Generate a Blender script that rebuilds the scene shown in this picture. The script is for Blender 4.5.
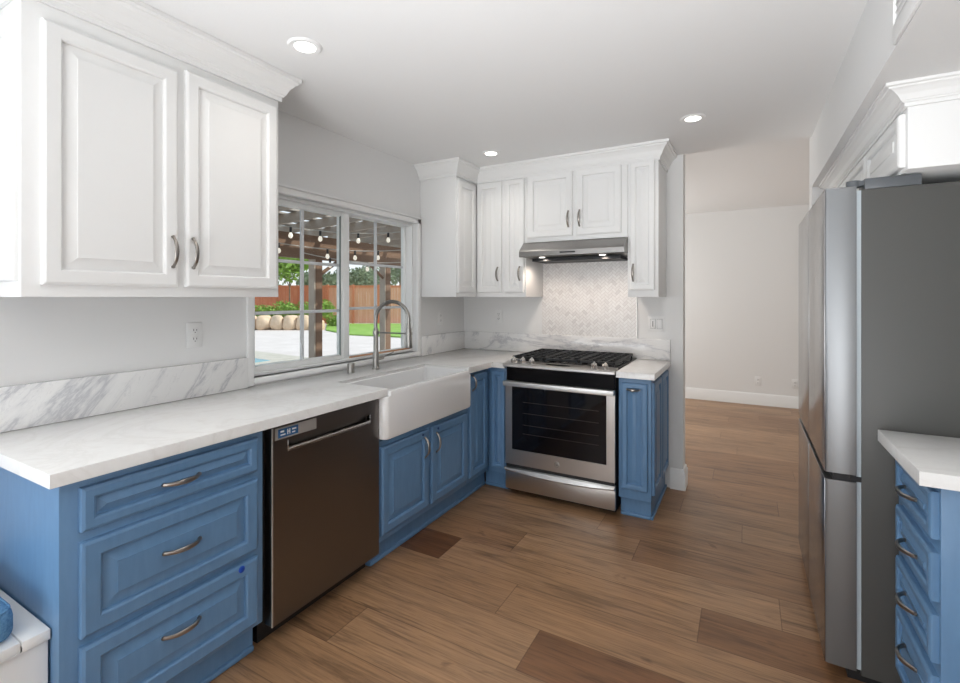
import bpy, bmesh, math, random
from mathutils import Vector, Matrix
PI = math.pi
sc = bpy.context.scene
COL = sc.collection
for o in list(bpy.data.objects):
    bpy.data.objects.remove(o)

# ------------------------------------------------------------------ camera, world, lights, exposure
CAM = Vector((2.21, 0.0, 1.372)); CEIL = 2.385
cd = bpy.data.cameras.new('camera'); cam = bpy.data.objects.new('camera', cd); COL.objects.link(cam)
cd.sensor_width = 36.0; cd.sensor_fit = 'HORIZONTAL'; cd.lens = 36.0 * 475 / 960
cd.shift_y = -(341.5 - 297) / 960; cd.clip_start = 0.05; cd.clip_end = 500
cam.location = CAM; cam.rotation_euler = (PI / 2, 0, math.atan(266 / 475))
sc.camera = cam

w = bpy.data.worlds.new('sky'); sc.world = w; w.use_nodes = True
nt = w.node_tree; nt.nodes.clear()
wo = nt.nodes.new('ShaderNodeOutputWorld'); bg = nt.nodes.new('ShaderNodeBackground')
tc = nt.nodes.new('ShaderNodeTexCoord'); sp = nt.nodes.new('ShaderNodeSeparateXYZ'); rp = nt.nodes.new('ShaderNodeValToRGB')
nt.links.new(tc.outputs['Generated'], sp.inputs[0]); nt.links.new(sp.outputs['Z'], rp.inputs[0])
rp.color_ramp.elements[0].position = 0.0; rp.color_ramp.elements[0].color = (0.95, 0.97, 1.0, 1)
rp.color_ramp.elements[1].position = 0.6; rp.color_ramp.elements[1].color = (0.55, 0.74, 1.0, 1)
nt.links.new(rp.outputs[0], bg.inputs[0]); nt.links.new(bg.outputs[0], wo.inputs[0])
bg.inputs[1].default_value = 0.95

def light(name, kind, loc, rot, energy, color=(1, 1, 1), size=None, size_y=None, spread=None):
    l = bpy.data.lights.new(name, kind); o = bpy.data.objects.new(name, l); COL.objects.link(o)
    o.location = loc; o.rotation_euler = rot; l.energy = energy; l.color = color
    if kind == 'AREA':
        l.shape = 'RECTANGLE'; l.size = size; l.size_y = size_y
        if spread: l.spread = spread
    return o
sun = light('sun', 'SUN', (0, 0, 10), (math.radians(-22), math.radians(38), 0), 3.3, (1.0, 0.95, 0.88)); sun.data.angle = 0.02
# area fills added out of view; the nook one stands for window daylight
light('rear_fill', 'AREA', (1.25, -2.7, 1.0), (PI / 2 + 0.75, 0, 0), 62, (0.93, 0.965, 1.0), 2.3, 2.0)  # added fill tilted at the ceiling; the rear wall has no opening
light('ceiling_bounce', 'AREA', (1.8, -1.25, 0.45), (math.radians(133), 0, math.radians(0)), 16, (0.96, 0.98, 1.0), 1.1, 1.1, math.radians(74))  # added uplight brightening the ceiling like a bounced flash, no room lamp
light('daylight_nook', 'AREA', (0.06, -1.0, 1.45), (0, -PI / 2, 0), 22, (0.90, 0.95, 1.0), 1.1, 1.5)
light('hall_fill', 'AREA', (5.9, 5.6, 1.3), (0, PI / 2, 0), 14, (1.0, 0.98, 0.95), 1.9, 2.4)  # added fills for the hall, no window in these walls
light('hall_fill_left', 'AREA', (0.1, 5.6, 1.4), (0, -PI / 2, 0), 34, (0.98, 0.98, 0.97), 1.9, 2.0)

sc.view_settings.view_transform = 'Standard'; sc.view_settings.look = 'None'
sc.view_settings.gamma = 1.0; sc.view_settings.use_curve_mapping = False
sc.view_settings.exposure = 0.32

# ------------------------------------------------------------------ materials
def mat(name, col=(0.8, 0.8, 0.8), rough=0.5, metal=0.0, spec=0.5, coat=0.0):
    m = bpy.data.materials.new(name); m.use_nodes = True
    b = m.node_tree.nodes['Principled BSDF']
    b.inputs['Base Color'].default_value = (*col, 1); b.inputs['Roughness'].default_value = rough
    b.inputs['Metallic'].default_value = metal; b.inputs['Specular IOR Level'].default_value = spec
    b.inputs['Coat Weight'].default_value = coat
    return m
def N(m, t, **kw):
    n = m.node_tree.nodes.new(t)
    for k, v in kw.items(): setattr(n, k, v)
    return n
def L(m, a, b): m.node_tree.links.new(a, b)
def B(m): return m.node_tree.nodes['Principled BSDF']
def objco(m, scale=(1, 1, 1), rot=(0, 0, 0)):
    t = N(m, 'ShaderNodeTexCoord'); mp = N(m, 'ShaderNodeMapping')
    mp.inputs['Scale'].default_value = scale; mp.inputs['Rotation'].default_value = rot
    L(m, t.outputs['Object'], mp.inputs[0]); return mp.outputs[0]
def noise(m, vec, scale, detail=3, rough=0.5, dist=0.0):
    n = N(m, 'ShaderNodeTexNoise'); n.inputs['Scale'].default_value = scale; n.inputs['Detail'].default_value = detail
    n.inputs['Roughness'].default_value = rough; n.inputs['Distortion'].default_value = dist
    L(m, vec, n.inputs['Vector']); return n.outputs['Fac']
def ramp(m, fac, stops, interp='LINEAR'):
    r = N(m, 'ShaderNodeValToRGB'); cr = r.color_ramp; cr.interpolation = interp
    while len(cr.elements) < len(stops): cr.elements.new(0.5)
    for e, (p, c) in zip(cr.elements, stops):
        e.position = p; e.color = (*c, 1) if len(c) == 3 else c
    L(m, fac, r.inputs[0]); return r.outputs[0]
def math_(m, op, a, b=None, c=None):
    n = N(m, 'ShaderNodeMath', operation=op)
    for i, v in enumerate((a, b, c)):
        if v is None: continue
        if isinstance(v, (int, float)): n.inputs[i].default_value = v
        else: L(m, v, n.inputs[i])
    return n.outputs[0]
def mixc(m, fac, a, b, typ='MIX'):
    n = N(m, 'ShaderNodeMix', data_type='RGBA', blend_type=typ)
    for s, v in ((0, fac), (6, a), (7, b)):
        if isinstance(v, (int, float)): n.inputs[s].default_value = v
        elif isinstance(v, tuple): n.inputs[s].default_value = (*v, 1)
        else: L(m, v, n.inputs[s])
    return n.outputs[2]
def bump(m, h, strength=0.1, dist=0.01):
    b = N(m, 'ShaderNodeBump'); b.inputs['Strength'].default_value = strength; b.inputs['Distance'].default_value = dist
    L(m, h, b.inputs['Height']); L(m, b.outputs[0], B(m).inputs['Normal'])

M = {}
def wallmat(name, col, s=220, st=0.10, rough=0.75):
    m = mat(name, col, rough, spec=0.3); bump(m, noise(m, objco(m), s, 2), st, 0.002); return m
M['wall'] = wallmat('wall_paint', (0.78, 0.778, 0.77))
M['ceiling'] = wallmat('ceiling_paint', (0.83, 0.83, 0.825), 120, 0.18)
M['trim'] = wallmat('trim_paint', (0.84, 0.84, 0.83), 60, 0.02, 0.4)
M['white'] = wallmat('white_cabinet_paint', (0.82, 0.82, 0.81), 40, 0.02, 0.38)
M['benchw'] = wallmat('bench_paint', (0.85, 0.85, 0.84), 40, 0.04, 0.45)
def bluemat():
    m = mat('blue_cabinet_paint', (0.13, 0.27, 0.49), 0.36, spec=0.5)
    f = noise(m, objco(m, (6, 6, 1.2)), 8, 3)
    L(m, ramp(m, f, [(0.3, (0.112, 0.225, 0.388)), (0.7, (0.128, 0.252, 0.425))]), B(m).inputs['Base Color'])
    bump(m, noise(m, objco(m, (40, 40, 6)), 10, 2), 0.03, 0.001); return m
M['blue'] = bluemat()
M['dot'] = mat('blue_bumper', (0.01, 0.07, 0.45), 0.4)
M['dotdark'] = mat('navy_bumper', (0.01, 0.04, 0.16), 0.4)

def quartz():
    m = mat('white_quartz', (0.8, 0.79, 0.77), 0.16, spec=0.5)
    v = objco(m)
    n1 = noise(m, v, 2.6, 6, 0.6, 1.2)
    vein = math_(m, 'ABSOLUTE', math_(m, 'SUBTRACT', n1, 0.5))
    vc = ramp(m, vein, [(0.0, (0.775, 0.765, 0.745)), (0.025, (0.81, 0.80, 0.785)), (0.06, (0.825, 0.82, 0.805))])
    sp = ramp(m, noise(m, v, 30, 4, 0.7), [(0.35, (0.97, 0.97, 0.97)), (0.6, (1, 1, 1))])
    L(m, mixc(m, 1.0, vc, sp, 'MULTIPLY'), B(m).inputs['Base Color']); return m
M['quartz'] = quartz()
def marble():
    m = mat('veined_marble', (0.8, 0.8, 0.8), 0.14)
    v = objco(m, (1, 1, 1), (0.5, 0.0, 0.0))
    w1 = noise(m, v, 1.5, 3, 0.5)
    mp = N(m, 'ShaderNodeMapping'); L(m, objco(m, (1, 1, 1)), mp.inputs[0]); mp.inputs['Scale'].default_value = (1.0, 1.0, 1.0)
    mp.inputs['Rotation'].default_value = (math.radians(-50), 0, math.radians(40))
    st = N(m, 'ShaderNodeMapping'); L(m, mp.outputs[0], st.inputs[0]); st.inputs['Scale'].default_value = (1.6, 1.1, 4.4)
    n1 = noise(m, st.outputs[0], 0.62, 9, 0.66, 0.9)
    vein = math_(m, 'ABSOLUTE', math_(m, 'SUBTRACT', n1, 0.50))
    c1 = ramp(m, vein, [(0.0, (0.56, 0.56, 0.58)), (0.012, (0.68, 0.68, 0.685)), (0.028, (0.78, 0.775, 0.77)), (0.055, (0.83, 0.825, 0.815))])
    n2 = noise(m, st.outputs[0], 3.2, 8, 0.6, 1.4)
    v2 = math_(m, 'ABSOLUTE', math_(m, 'SUBTRACT', n2, 0.56))
    c2 = ramp(m, v2, [(0.0, (0.90, 0.90, 0.91)), (0.012, (1, 1, 1))])
    L(m, mixc(m, 1.0, c1, c2, 'MULTIPLY'), B(m).inputs['Base Color']); return m
M['marble'] = marble()

def tile():      # herringbone / chevron mosaic of tiny marble pieces
    m = mat('herringbone_mosaic', (0.8, 0.78, 0.76), 0.3)
    v = objco(m, (1, 1, 1), (0, PI / 4, 0))
    s = N(m, 'ShaderNodeSeparateXYZ'); L(m, v, s.inputs[0])
    a = 0.02
    x = math_(m, 'DIVIDE', s.outputs['X'], a); z = math_(m, 'DIVIDE', s.outputs['Z'], a)
    fx = math_(m, 'FLOOR', x); fz = math_(m, 'FLOOR', z)
    k = math_(m, 'FLOORED_MODULO', math_(m, 'SUBTRACT', fx, fz), 4.0)
    horiz = math_(m, 'LESS_THAN', k, 1.5)
    # tile id: horizontal pieces span two cells in x, vertical two cells in z
    idx = math_(m, 'SUBTRACT', fx, math_(m, 'MULTIPLY', horiz, k))
    kz = math_(m, 'SUBTRACT', 3.0, k)
    idz = math_(m, 'SUBTRACT', fz, math_(m, 'MULTIPLY', math_(m, 'SUBTRACT', 1.0, horiz), kz))
    cx = N(m, 'ShaderNodeCombineXYZ'); L(m, idx, cx.inputs[0]); L(m, idz, cx.inputs[1]); L(m, horiz, cx.inputs[2])
    wn = N(m, 'ShaderNodeTexWhiteNoise', noise_dimensions='3D'); L(m, cx.outputs[0], wn.inputs['Vector'])
    u = math_(m, 'SUBTRACT', x, idx); q = math_(m, 'SUBTRACT', z, idz)
    wid = math_(m, 'ADD', 1.0, horiz); hei = math_(m, 'SUBTRACT', 2.0, horiz)
    eu = math_(m, 'MINIMUM', u, math_(m, 'SUBTRACT', wid, u)); eq = math_(m, 'MINIMUM', q, math_(m, 'SUBTRACT', hei, q))
    edge = math_(m, 'MINIMUM', eu, eq)
    tone = ramp(m, wn.outputs['Value'], [(0.0, (0.68, 0.66, 0.65)), (0.15, (0.765, 0.745, 0.73)), (0.6, (0.80, 0.785, 0.77)), (1.0, (0.82, 0.81, 0.795))])
    g = ramp(m, edge, [(0.04, (0.80, 0.79, 0.78)), (0.10, (1, 1, 1))])
    L(m, mixc(m, 1.0, tone, g, 'MULTIPLY'), B(m).inputs['Base Color'])
    bump(m, ramp(m, edge, [(0.02, (0, 0, 0)), (0.12, (1, 1, 1))]), 0.25, 0.001); return m
M['tile'] = tile()

def steel(name, col, rough, stretch=(2, 2, 160), aniso=0.0):
    m = mat(name, col, rough, 1.0)
    n = noise(m, objco(m, stretch), 6, 3)
    r = ramp(m, n, [(0.3, (rough * 0.95,) * 3), (0.7, (rough * 1.06,) * 3)])
    L(m, r, B(m).inputs['Roughness']); return m
M['steel'] = steel('stainless_steel', (0.60, 0.59, 0.57), 0.27)
M['handlesteel'] = mat('satin_handle_steel', (0.68, 0.68, 0.67), 0.45, 0.85)
M['rangesteel'] = mat('range_steel', (0.56, 0.545, 0.53), 0.30, 1.0)
M['hoodsteel'] = steel('hood_steel', (0.36, 0.35, 0.34), 0.30)
M['steeldk'] = steel('dark_stainless', (0.200, 0.185, 0.174), 0.30)
M['fridge'] = mat('fridge_stainless', (0.36, 0.36, 0.365), 0.25, 1.0)
M['fridgeedge'] = mat('fridge_door_edge_grey', (0.20, 0.205, 0.21), 0.33, 0.75)
M['fridgeside'] = mat('fridge_side_grey', (0.075, 0.075, 0.071), 0.42, spec=0.5)
M['gasket'] = mat('light_grey_door_liner', (0.42, 0.47, 0.50), 0.4)
M['nickel'] = mat('brushed_nickel', (0.33, 0.305, 0.28), 0.30, 1.0)
M['nickelb'] = mat('faucet_nickel', (0.33, 0.32, 0.30), 0.33, 1.0)
M['chrome'] = mat('chrome', (0.72, 0.72, 0.72), 0.12, 1.0)
M['black'] = mat('black_gap', (0.012, 0.012, 0.013), 0.5)
M['blackglass'] = mat('black_glass', (0.004, 0.004, 0.006), 0.05, spec=0.35)
M['iron'] = mat('cast_iron', (0.013, 0.014, 0.016), 0.48, spec=0.35)
M['enamel'] = mat('black_enamel', (0.004, 0.004, 0.005), 0.16, spec=0.12)
M['porcelain'] = mat('white_fireclay', (0.82, 0.815, 0.81), 0.12, coat=0.3)
M['plastic'] = mat('white_plastic', (0.80, 0.80, 0.79), 0.35)
M['slot'] = mat('outlet_slot', (0.06, 0.06, 0.06), 0.5)
M['vinyl'] = mat('window_vinyl', (0.83, 0.84, 0.83), 0.35)
M['sashdk'] = mat('sash_seal_grey', (0.20, 0.25, 0.24), 0.5)
M['muntin'] = mat('muntin_grey_white', (0.66, 0.68, 0.70), 0.4)
M['copper'] = mat('tan_strip_paint', (0.50, 0.27, 0.15), 0.5)
M['label'] = mat('label_silver', (0.55, 0.53, 0.50), 0.35, 0.6)
M['lcd'] = mat('blue_panel', (0.03, 0.12, 0.28), 0.3)
M['rack'] = mat('oven_rack_wire', (0.14, 0.12, 0.11), 0.3, 0.5)
M['darkgrey'] = mat('dark_grey_plastic', (0.10, 0.11, 0.12), 0.4)

def glassmat():
    m = bpy.data.materials.new('window_glass'); m.use_nodes = True; t = m.node_tree; t.nodes.clear()
    o = t.nodes.new('ShaderNodeOutputMaterial'); mx = t.nodes.new('ShaderNodeMixShader'); lw = t.nodes.new('ShaderNodeLayerWeight'); fr = t.nodes.new('ShaderNodeMath'); fr.operation = 'POWER'
    tr = t.nodes.new('ShaderNodeBsdfTransparent'); gl = t.nodes.new('ShaderNodeBsdfGlossy'); gl.inputs['Roughness'].default_value = 0.02
    lw.inputs[0].default_value = 0.5; t.links.new(lw.outputs['Facing'], fr.inputs[0]); fr.inputs[1].default_value = 4.0; tr.inputs[0].default_value = (0.96, 0.98, 0.97, 1)
    t.links.new(fr.outputs[0], mx.inputs[0]); t.links.new(tr.outputs[0], mx.inputs[1]); t.links.new(gl.outputs[0], mx.inputs[2])
    t.links.new(mx.outputs[0], o.inputs[0]); return m
M['glass'] = glassmat()
def emis(name, col, s):
    m = mat(name, (0.8, 0.8, 0.8)); B(m).inputs['Emission Color'].default_value = (*col, 1); B(m).inputs['Emission Strength'].default_value = s; return m
M['lamp'] = emis('lamp_diffuser', (1, 0.97, 0.92), 3.0)
M['bulb'] = emis('warm_bulb', (1, 0.85, 0.65), 0.5)

def floor():
    m = mat('plank_floor', (0.3, 0.2, 0.1), 0.36, spec=0.45)
    t = N(m, 'ShaderNodeTexCoord'); s = N(m, 'ShaderNodeSeparateXYZ'); L(m, t.outputs['Object'], s.inputs[0])
    W, LEN = 0.239, 1.24
    yr = math_(m, 'DIVIDE', math_(m, 'SUBTRACT', s.outputs['Y'], 1.59), W)
    row = math_(m, 'FLOOR', yr)
    fy = math_(m, 'SUBTRACT', yr, row)
    r16 = math_(m, 'DIVIDE', math_(m, 'ADD', math_(m, 'FLOORED_MODULO', math_(m, 'ADD', row, 4.0), 16.0), 0.5), 16.0)
    # joint offset per row (metres): row -1 .75, row 0 .23, row 1 ~.0, row 2 .80, row 3 1.10
    offs = [0.35, 0.9, 0.15, 0.75, 0.23, 0.02, 0.80, 1.10, 0.45, 0.2, 0.95, 0.6, 1.15, 0.3, 0.75, 0.05]
    of = ramp(m, r16, [(i / 16, (v / LEN,) * 3) for i, v in enumerate(offs)], 'CONSTANT')
    xr = math_(m, 'SUBTRACT', math_(m, 'DIVIDE', s.outputs['X'], LEN), of)
    colm = math_(m, 'FLOOR', xr); fx = math_(m, 'SUBTRACT', xr, colm)
    c = N(m, 'ShaderNodeCombineXYZ'); L(m, row, c.inputs[0]); L(m, colm, c.inputs[1]); c.inputs[2].default_value = 3.7
    wn = N(m, 'ShaderNodeTexWhiteNoise', noise_dimensions='3D'); L(m, c.outputs[0], wn.inputs['Vector'])
    # grain coordinates, shifted per plank
    g = N(m, 'ShaderNodeCombineXYZ'); L(m, math_(m, 'ADD', s.outputs['X'], math_(m, 'MULTIPLY', wn.outputs['Value'], 37.0)), g.inputs[0])
    L(m, s.outputs['Y'], g.inputs[1]); L(m, math_(m, 'MULTIPLY', row, 0.37), g.inputs[2])
    def sv(sx, sy):
        mp = N(m, 'ShaderNodeMapping'); L(m, g.outputs[0], mp.inputs[0]); mp.inputs['Scale'].default_value = (sx, sy, 1); return mp.outputs[0]
    fine = noise(m, sv(2.2, 60), 2.0, 6, 0.65, 0.4)
    broad = noise(m, sv(1.1, 9), 1.6, 5, 0.6, 1.0)
    knot = noise(m, sv(2.5, 7), 1.3, 3, 0.5, 1.5)
    def is_(v, k): return math_(m, 'COMPARE', v, float(k), 0.1)
    def plank(rw, cl): return math_(m, 'MULTIPLY', is_(row, rw), is_(colm, cl))
    tone = math_(m, 'ADD', math_(m, 'MULTIPLY', wn.outputs['Value'], 0.72), 0.28)
    for rw, cl, tv in ((2, -1, 0.0), (0, 1, 0.12), (2, 1, 0.20), (2, 0, 0.75), (1, 0, 0.6), (1, 1, 0.65), (0, 0, 0.8), (-1, 0, 0.85), (-1, -1, 0.5)):
        p_ = plank(rw, cl); tone = math_(m, 'ADD', math_(m, 'MULTIPLY', tone, math_(m, 'SUBTRACT', 1.0, p_)), math_(m, 'MULTIPLY', p_, tv))
    base = ramp(m, tone, [(0.0, (0.155, 0.072, 0.036)), (0.15, (0.215, 0.110, 0.058)), (0.35, (0.285, 0.165, 0.094)), (0.65, (0.335, 0.203, 0.120)), (1.0, (0.39, 0.245, 0.150))])
    base = mixc(m, 1.0, base, (0.95, 0.895, 0.80), 'MULTIPLY')
    bc = mixc(m, 1.0, base, ramp(m, broad, [(0.28, (0.56, 0.55, 0.55)), (0.48, (0.98, 0.98, 0.98)), (0.72, (1.22, 1.20, 1.16))]), 'MULTIPLY')
    bc = mixc(m, 1.0, bc, ramp(m, fine, [(0.32, (0.66, 0.65, 0.64)), (0.5, (1.0, 1.0, 1.0)), (0.7, (1.18, 1.17, 1.16))]), 'MULTIPLY')
    bc = mixc(m, 1.0, bc, ramp(m, knot, [(0.24, (0.55, 0.53, 0.55)), (0.34, (1, 1, 1))]), 'MULTIPLY')
    ey = math_(m, 'MULTIPLY', math_(m, 'MINIMUM', fy, math_(m, 'SUBTRACT', 1.0, fy)), W)
    ex = math_(m, 'MULTIPLY', math_(m, 'MINIMUM', fx, math_(m, 'SUBTRACT', 1.0, fx)), LEN)
    e = math_(m, 'MINIMUM', ex, ey)
    seam = ramp(m, math_(m, 'MULTIPLY', e, 100.0), [(0.08, (0.55, 0.52, 0.5)), (0.28, (1, 1, 1))])
    L(m, mixc(m, 1.0, bc, seam, 'MULTIPLY'), B(m).inputs['Base Color'])
    L(m, ramp(m, fine, [(0.2, (0.42,) * 3), (0.8, (0.30,) * 3)]), B(m).inputs['Roughness'])
    bump(m, mixc(m, 0.5, seam, fine), 0.12, 0.002); return m
M['floor'] = floor()
def fabric():
    m = mat('blue_fabric', (0.10, 0.24, 0.42), 0.9, spec=0.2)
    n = noise(m, objco(m), 160, 2)
    L(m, ramp(m, n, [(0.3, (0.07, 0.18, 0.34)), (0.7, (0.15, 0.31, 0.50))]), B(m).inputs['Base Color']); bump(m, n, 0.5, 0.002); return m
M['fabric'] = fabric()
def simple_noise(name, c1, c2, s, rough=0.8, bs=0.3, bd=0.02, stretch=(1, 1, 1)):
    m = mat(name, c1, rough, spec=0.2); n = noise(m, objco(m, stretch), s, 5, 0.6)
    L(m, ramp(m, n, [(0.3, c1), (0.7, c2)]), B(m).inputs['Base Color']); bump(m, n, bs, bd); return m
M['concrete'] = simple_noise('patio_concrete', (0.56, 0.49, 0.45), (0.64, 0.57, 0.53), 1.5)
M['coping'] = simple_noise('pool_coping', (0.42, 0.38, 0.31), (0.52, 0.47, 0.40), 5)
M['grass'] = simple_noise('lawn_grass', (0.16, 0.30, 0.05), (0.30, 0.44, 0.10), 3, bs=0.8)
M['soil'] = simple_noise('soil', (0.12, 0.08, 0.05), (0.2, 0.13, 0.08), 4)
M['stone'] = simple_noise('tan_boulder', (0.56, 0.40, 0.26), (0.74, 0.57, 0.41), 2.5, bs=0.6, bd=0.05)
M['fence'] = simple_noise('red_cedar_board', (0.62, 0.20, 0.10), (0.74, 0.29, 0.16), 2, stretch=(3, 3, 0.5))
M['fencelight'] = simple_noise('faded_cedar_board', (0.72, 0.33, 0.20), (0.82, 0.43, 0.28), 2, stretch=(3, 3, 0.5))
M['patiowood'] = simple_noise('stained_patio_timber', (0.17, 0.105, 0.07), (0.25, 0.16, 0.11), 3, stretch=(1, 0.3, 1))
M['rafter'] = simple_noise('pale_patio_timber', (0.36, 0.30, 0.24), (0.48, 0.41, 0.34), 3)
M['roofpanel'] = simple_noise('corrugated_patio_panel', (0.30, 0.26, 0.22), (0.42, 0.37, 0.32), 3)
M['leaf'] = simple_noise('bright_leaves', (0.16, 0.30, 0.04), (0.36, 0.50, 0.12), 6, 0.6)
M['leafdk'] = simple_noise('grey_green_leaves', (0.13, 0.17, 0.09), (0.26, 0.30, 0.18), 3, 0.7)
M['bark'] = simple_noise('bark', (0.16, 0.11, 0.07), (0.25, 0.18, 0.12), 8)
M['water'] = mat('pool_water', (0.30, 0.62, 0.72), 0.05)
M['cable'] = mat('string_light_cable', (0.5, 0.47, 0.42), 0.6)

# ------------------------------------------------------------------ geometry helpers
def box(bm, x0, x1, y0, y1, z0, z1, bev=0.0, seg=2):
    x0, x1 = min(x0, x1), max(x0, x1); y0, y1 = min(y0, y1), max(y0, y1); z0, z1 = min(z0, z1), max(z0, z1)
    r = bmesh.ops.create_cube(bm, size=1.0, matrix=Matrix.Translation(((x0 + x1) / 2, (y0 + y1) / 2, (z0 + z1) / 2)) @ Matrix.Diagonal((x1 - x0, y1 - y0, z1 - z0, 1)))
    if bev > 0:
        es = {e for v in r['verts'] for e in v.link_edges}
        bmesh.ops.bevel(bm, geom=list(es), offset=bev, segments=seg, profile=0.5, affect='EDGES')
def loft(bm, rings, cap0=True, cap1=True, closed=True):
    vr = [[bm.verts.new(p) for p in r] for r in rings]
    n = len(vr[0])
    for a, b in zip(vr[:-1], vr[1:]):
        for i in range(n if closed else n - 1):
            j = (i + 1) % n
            try: bm.faces.new((a[i], a[j], b[j], b[i]))
            except ValueError: pass
    if cap0: bm.faces.new(list(reversed(vr[0])))
    if cap1: bm.faces.new(vr[-1])
def tube(bm, pts, r, seg=10, flat=1.0, up=None, cap=True):
    pts = [Vector(p) for p in pts]; rings = []
    rr = r if isinstance(r, (list, tuple)) else [r] * len(pts)
    n = Vector(up) if up else None
    for i, p in enumerate(pts):
        t = (pts[min(i + 1, len(pts) - 1)] - pts[max(i - 1, 0)]).normalized()
        if n is None:
            n = Vector((0, 0, 1)) if abs(t.z) < 0.9 else Vector((1, 0, 0))
        n = (n - t * n.dot(t)).normalized(); b = t.cross(n)
        rings.append([p + n * (math.cos(2 * PI * k / seg) * rr[i] * flat) + b * (math.sin(2 * PI * k / seg) * rr[i]) for k in range(seg)])
    loft(bm, rings, cap, cap)
def cyl(bm, p0, p1, r0, r1=None, seg=20):
    tube(bm, [p0, p1], [r0, r0 if r1 is None else r1], seg)
def lathe(bm, prof, c, axis=(0, 0, 1), seg=24):
    a = Vector(axis).normalized(); n = Vector((1, 0, 0)) if abs(a.x) < 0.9 else Vector((0, 1, 0)); n = (n - a * n.dot(a)).normalized(); b = a.cross(n)
    c = Vector(c)
    loft(bm, [[c + a * h + (n * math.cos(2 * PI * k / seg) + b * math.sin(2 * PI * k / seg)) * max(r, 1e-4) for k in range(seg)] for r, h in prof])
def prism(bm, pts, z0, z1, bev=0.0):
    lo = [bm.verts.new((x, y, z0)) for x, y in pts]; hi = [bm.verts.new((x, y, z1)) for x, y in pts]
    n = len(pts); fs = [bm.faces.new(lo[::-1]), bm.faces.new(hi)]
    for i in range(n): fs.append(bm.faces.new((lo[i], lo[(i + 1) % n], hi[(i + 1) % n], hi[i])))
    if bev:
        es = [e for e in fs[1].edges]
        bmesh.ops.bevel(bm, geom=es, offset=bev, segments=2, profile=0.5, affect='EDGES')
def rrect(x0, x1, y0, y1, r, z, n=5):
    out = []
    for cx, cy, a0 in ((x1 - r, y1 - r, 0), (x0 + r, y1 - r, PI / 2), (x0 + r, y0 + r, PI), (x1 - r, y0 + r, 3 * PI / 2)):
        for k in range(n + 1):
            a = a0 + PI / 2 * k / n; out.append(Vector((cx + r * math.cos(a), cy + r * math.sin(a), z)))
    return out
def raised(bm, x0, x1, z0, z1, yb, t=0.02, rail=0.055):
    """raised-panel front; yb = back plane, front towards -y"""
    w_, h_ = x1 - x0, z1 - z0
    rail = min(rail, 0.30 * min(w_, h_)); sl = min(0.03, 0.16 * min(w_, h_))
    prof = [(0, yb), (0, yb - t + 0.007), (0.002, yb - t + 0.0035), (0.006, yb - t + 0.0015), (0.009, yb - t), (rail - 0.007, yb - t), (rail - 0.004, yb - t + 0.0015), (rail - 0.001, yb - t + 0.005), (rail, yb - t + 0.0135),
            (rail + 0.005, yb - t + 0.0135), (rail + 0.007 + sl, yb - t + 0.0035), (rail + 0.0075 + sl, yb - t + 0.0015)]
    loft(bm, [[(x0 + i, y, z0 + i), (x1 - i, y, z0 + i), (x1 - i, y, z1 - i), (x0 + i, y, z1 - i)] for i, y in prof])
def pull(bm, cx, cz, y, length=0.115, vert=False, proj=0.028):
    """arched cabinet pull standing off the plane y towards -y"""
    pts = []; rr = []
    n = 14
    for k in range(n + 1):
        s = -1 + 2 * k / n
        d = proj * (1 - abs(s) ** 2.6) + 0.0
        a = s * length / 2
        pts.append((cx, y - d - 0.001, cz + a) if vert else (cx + a, y - d - 0.001, cz))
        rr.append(0.0058 + 0.0026 * (1 - abs(s)))
    tube(bm, pts, rr, 8, 0.7, up=(0, 1, 0))
    for s in (-1, 1):
        a = s * (length / 2 - 0.002)
        p = (cx, y, cz + a) if vert else (cx + a, y, cz)
        q = (p[0], y - 0.006, p[2]); cyl(bm, p, q, 0.0062, seg=10)
def sweep(bm, path, prof, closed=False):
    """sweep a (out, z) profile along an xy path; 'out' is to the right of the travel direction, mitred"""
    P = [Vector(p) for p in path]; rings = []
    for i, p in enumerate(P):
        d0 = (P[i] - P[i - 1]).normalized() if i > 0 else None
        d1 = (P[i + 1] - P[i]).normalized() if i < len(P) - 1 else None
        d0 = d0 or d1; d1 = d1 or d0
        n0 = Vector((d0.y, -d0.x)); n1 = Vector((d1.y, -d1.x)); mi = (n0 + n1); mi = mi / mi.dot(n0)
        rings.append([(p.x + mi.x * o, p.y + mi.y * o, z) for o, z in prof])
    loft(bm, rings)
def nb(): return bmesh.new()

XF = {}
def obj(name, bm, m, parent=None, world=False, smooth=35, kind=None, label=None):
    bmesh.ops.remove_doubles(bm, verts=bm.verts, dist=1e-6)
    bmesh.ops.recalc_face_normals(bm, faces=bm.faces)
    if parent is not None and world:
        p = parent; mtx = Matrix.Identity(4)
        while p is not None: mtx = XF.get(p.name, Matrix.Identity(4)) @ mtx; p = p.parent
        bmesh.ops.transform(bm, matrix=mtx.inverted(), verts=bm.verts)
    me = bpy.data.meshes.new(name); bm.to_mesh(me); bm.free()
    me.materials.append(m if not isinstance(m, str) else M[m])
    if smooth:
        for p in me.polygons: p.use_smooth = True
        me.set_sharp_from_angle(angle=math.radians(smooth))
    o = bpy.data.objects.new(name, me); COL.objects.link(o)
    if parent is not None: o.parent = parent
    if kind: o['kind'] = kind
    if label: o['label'] = label
    return o
def tag(o, label, cat, group=None):
    o['label'] = label; o['category'] = cat
    if group: o['group'] = group
    return o
def thing(name, label, cat, loc=(0, 0, 0), rz=0.0, group=None):
    o = bpy.data.objects.new(name, None); COL.objects.link(o); o.location = loc; o.rotation_euler = (0, 0, rz); o.empty_display_size = 0.1
    XF[o.name] = Matrix.Translation(loc) @ Matrix.Rotation(rz, 4, 'Z')
    return tag(o, label, cat, group)
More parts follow.
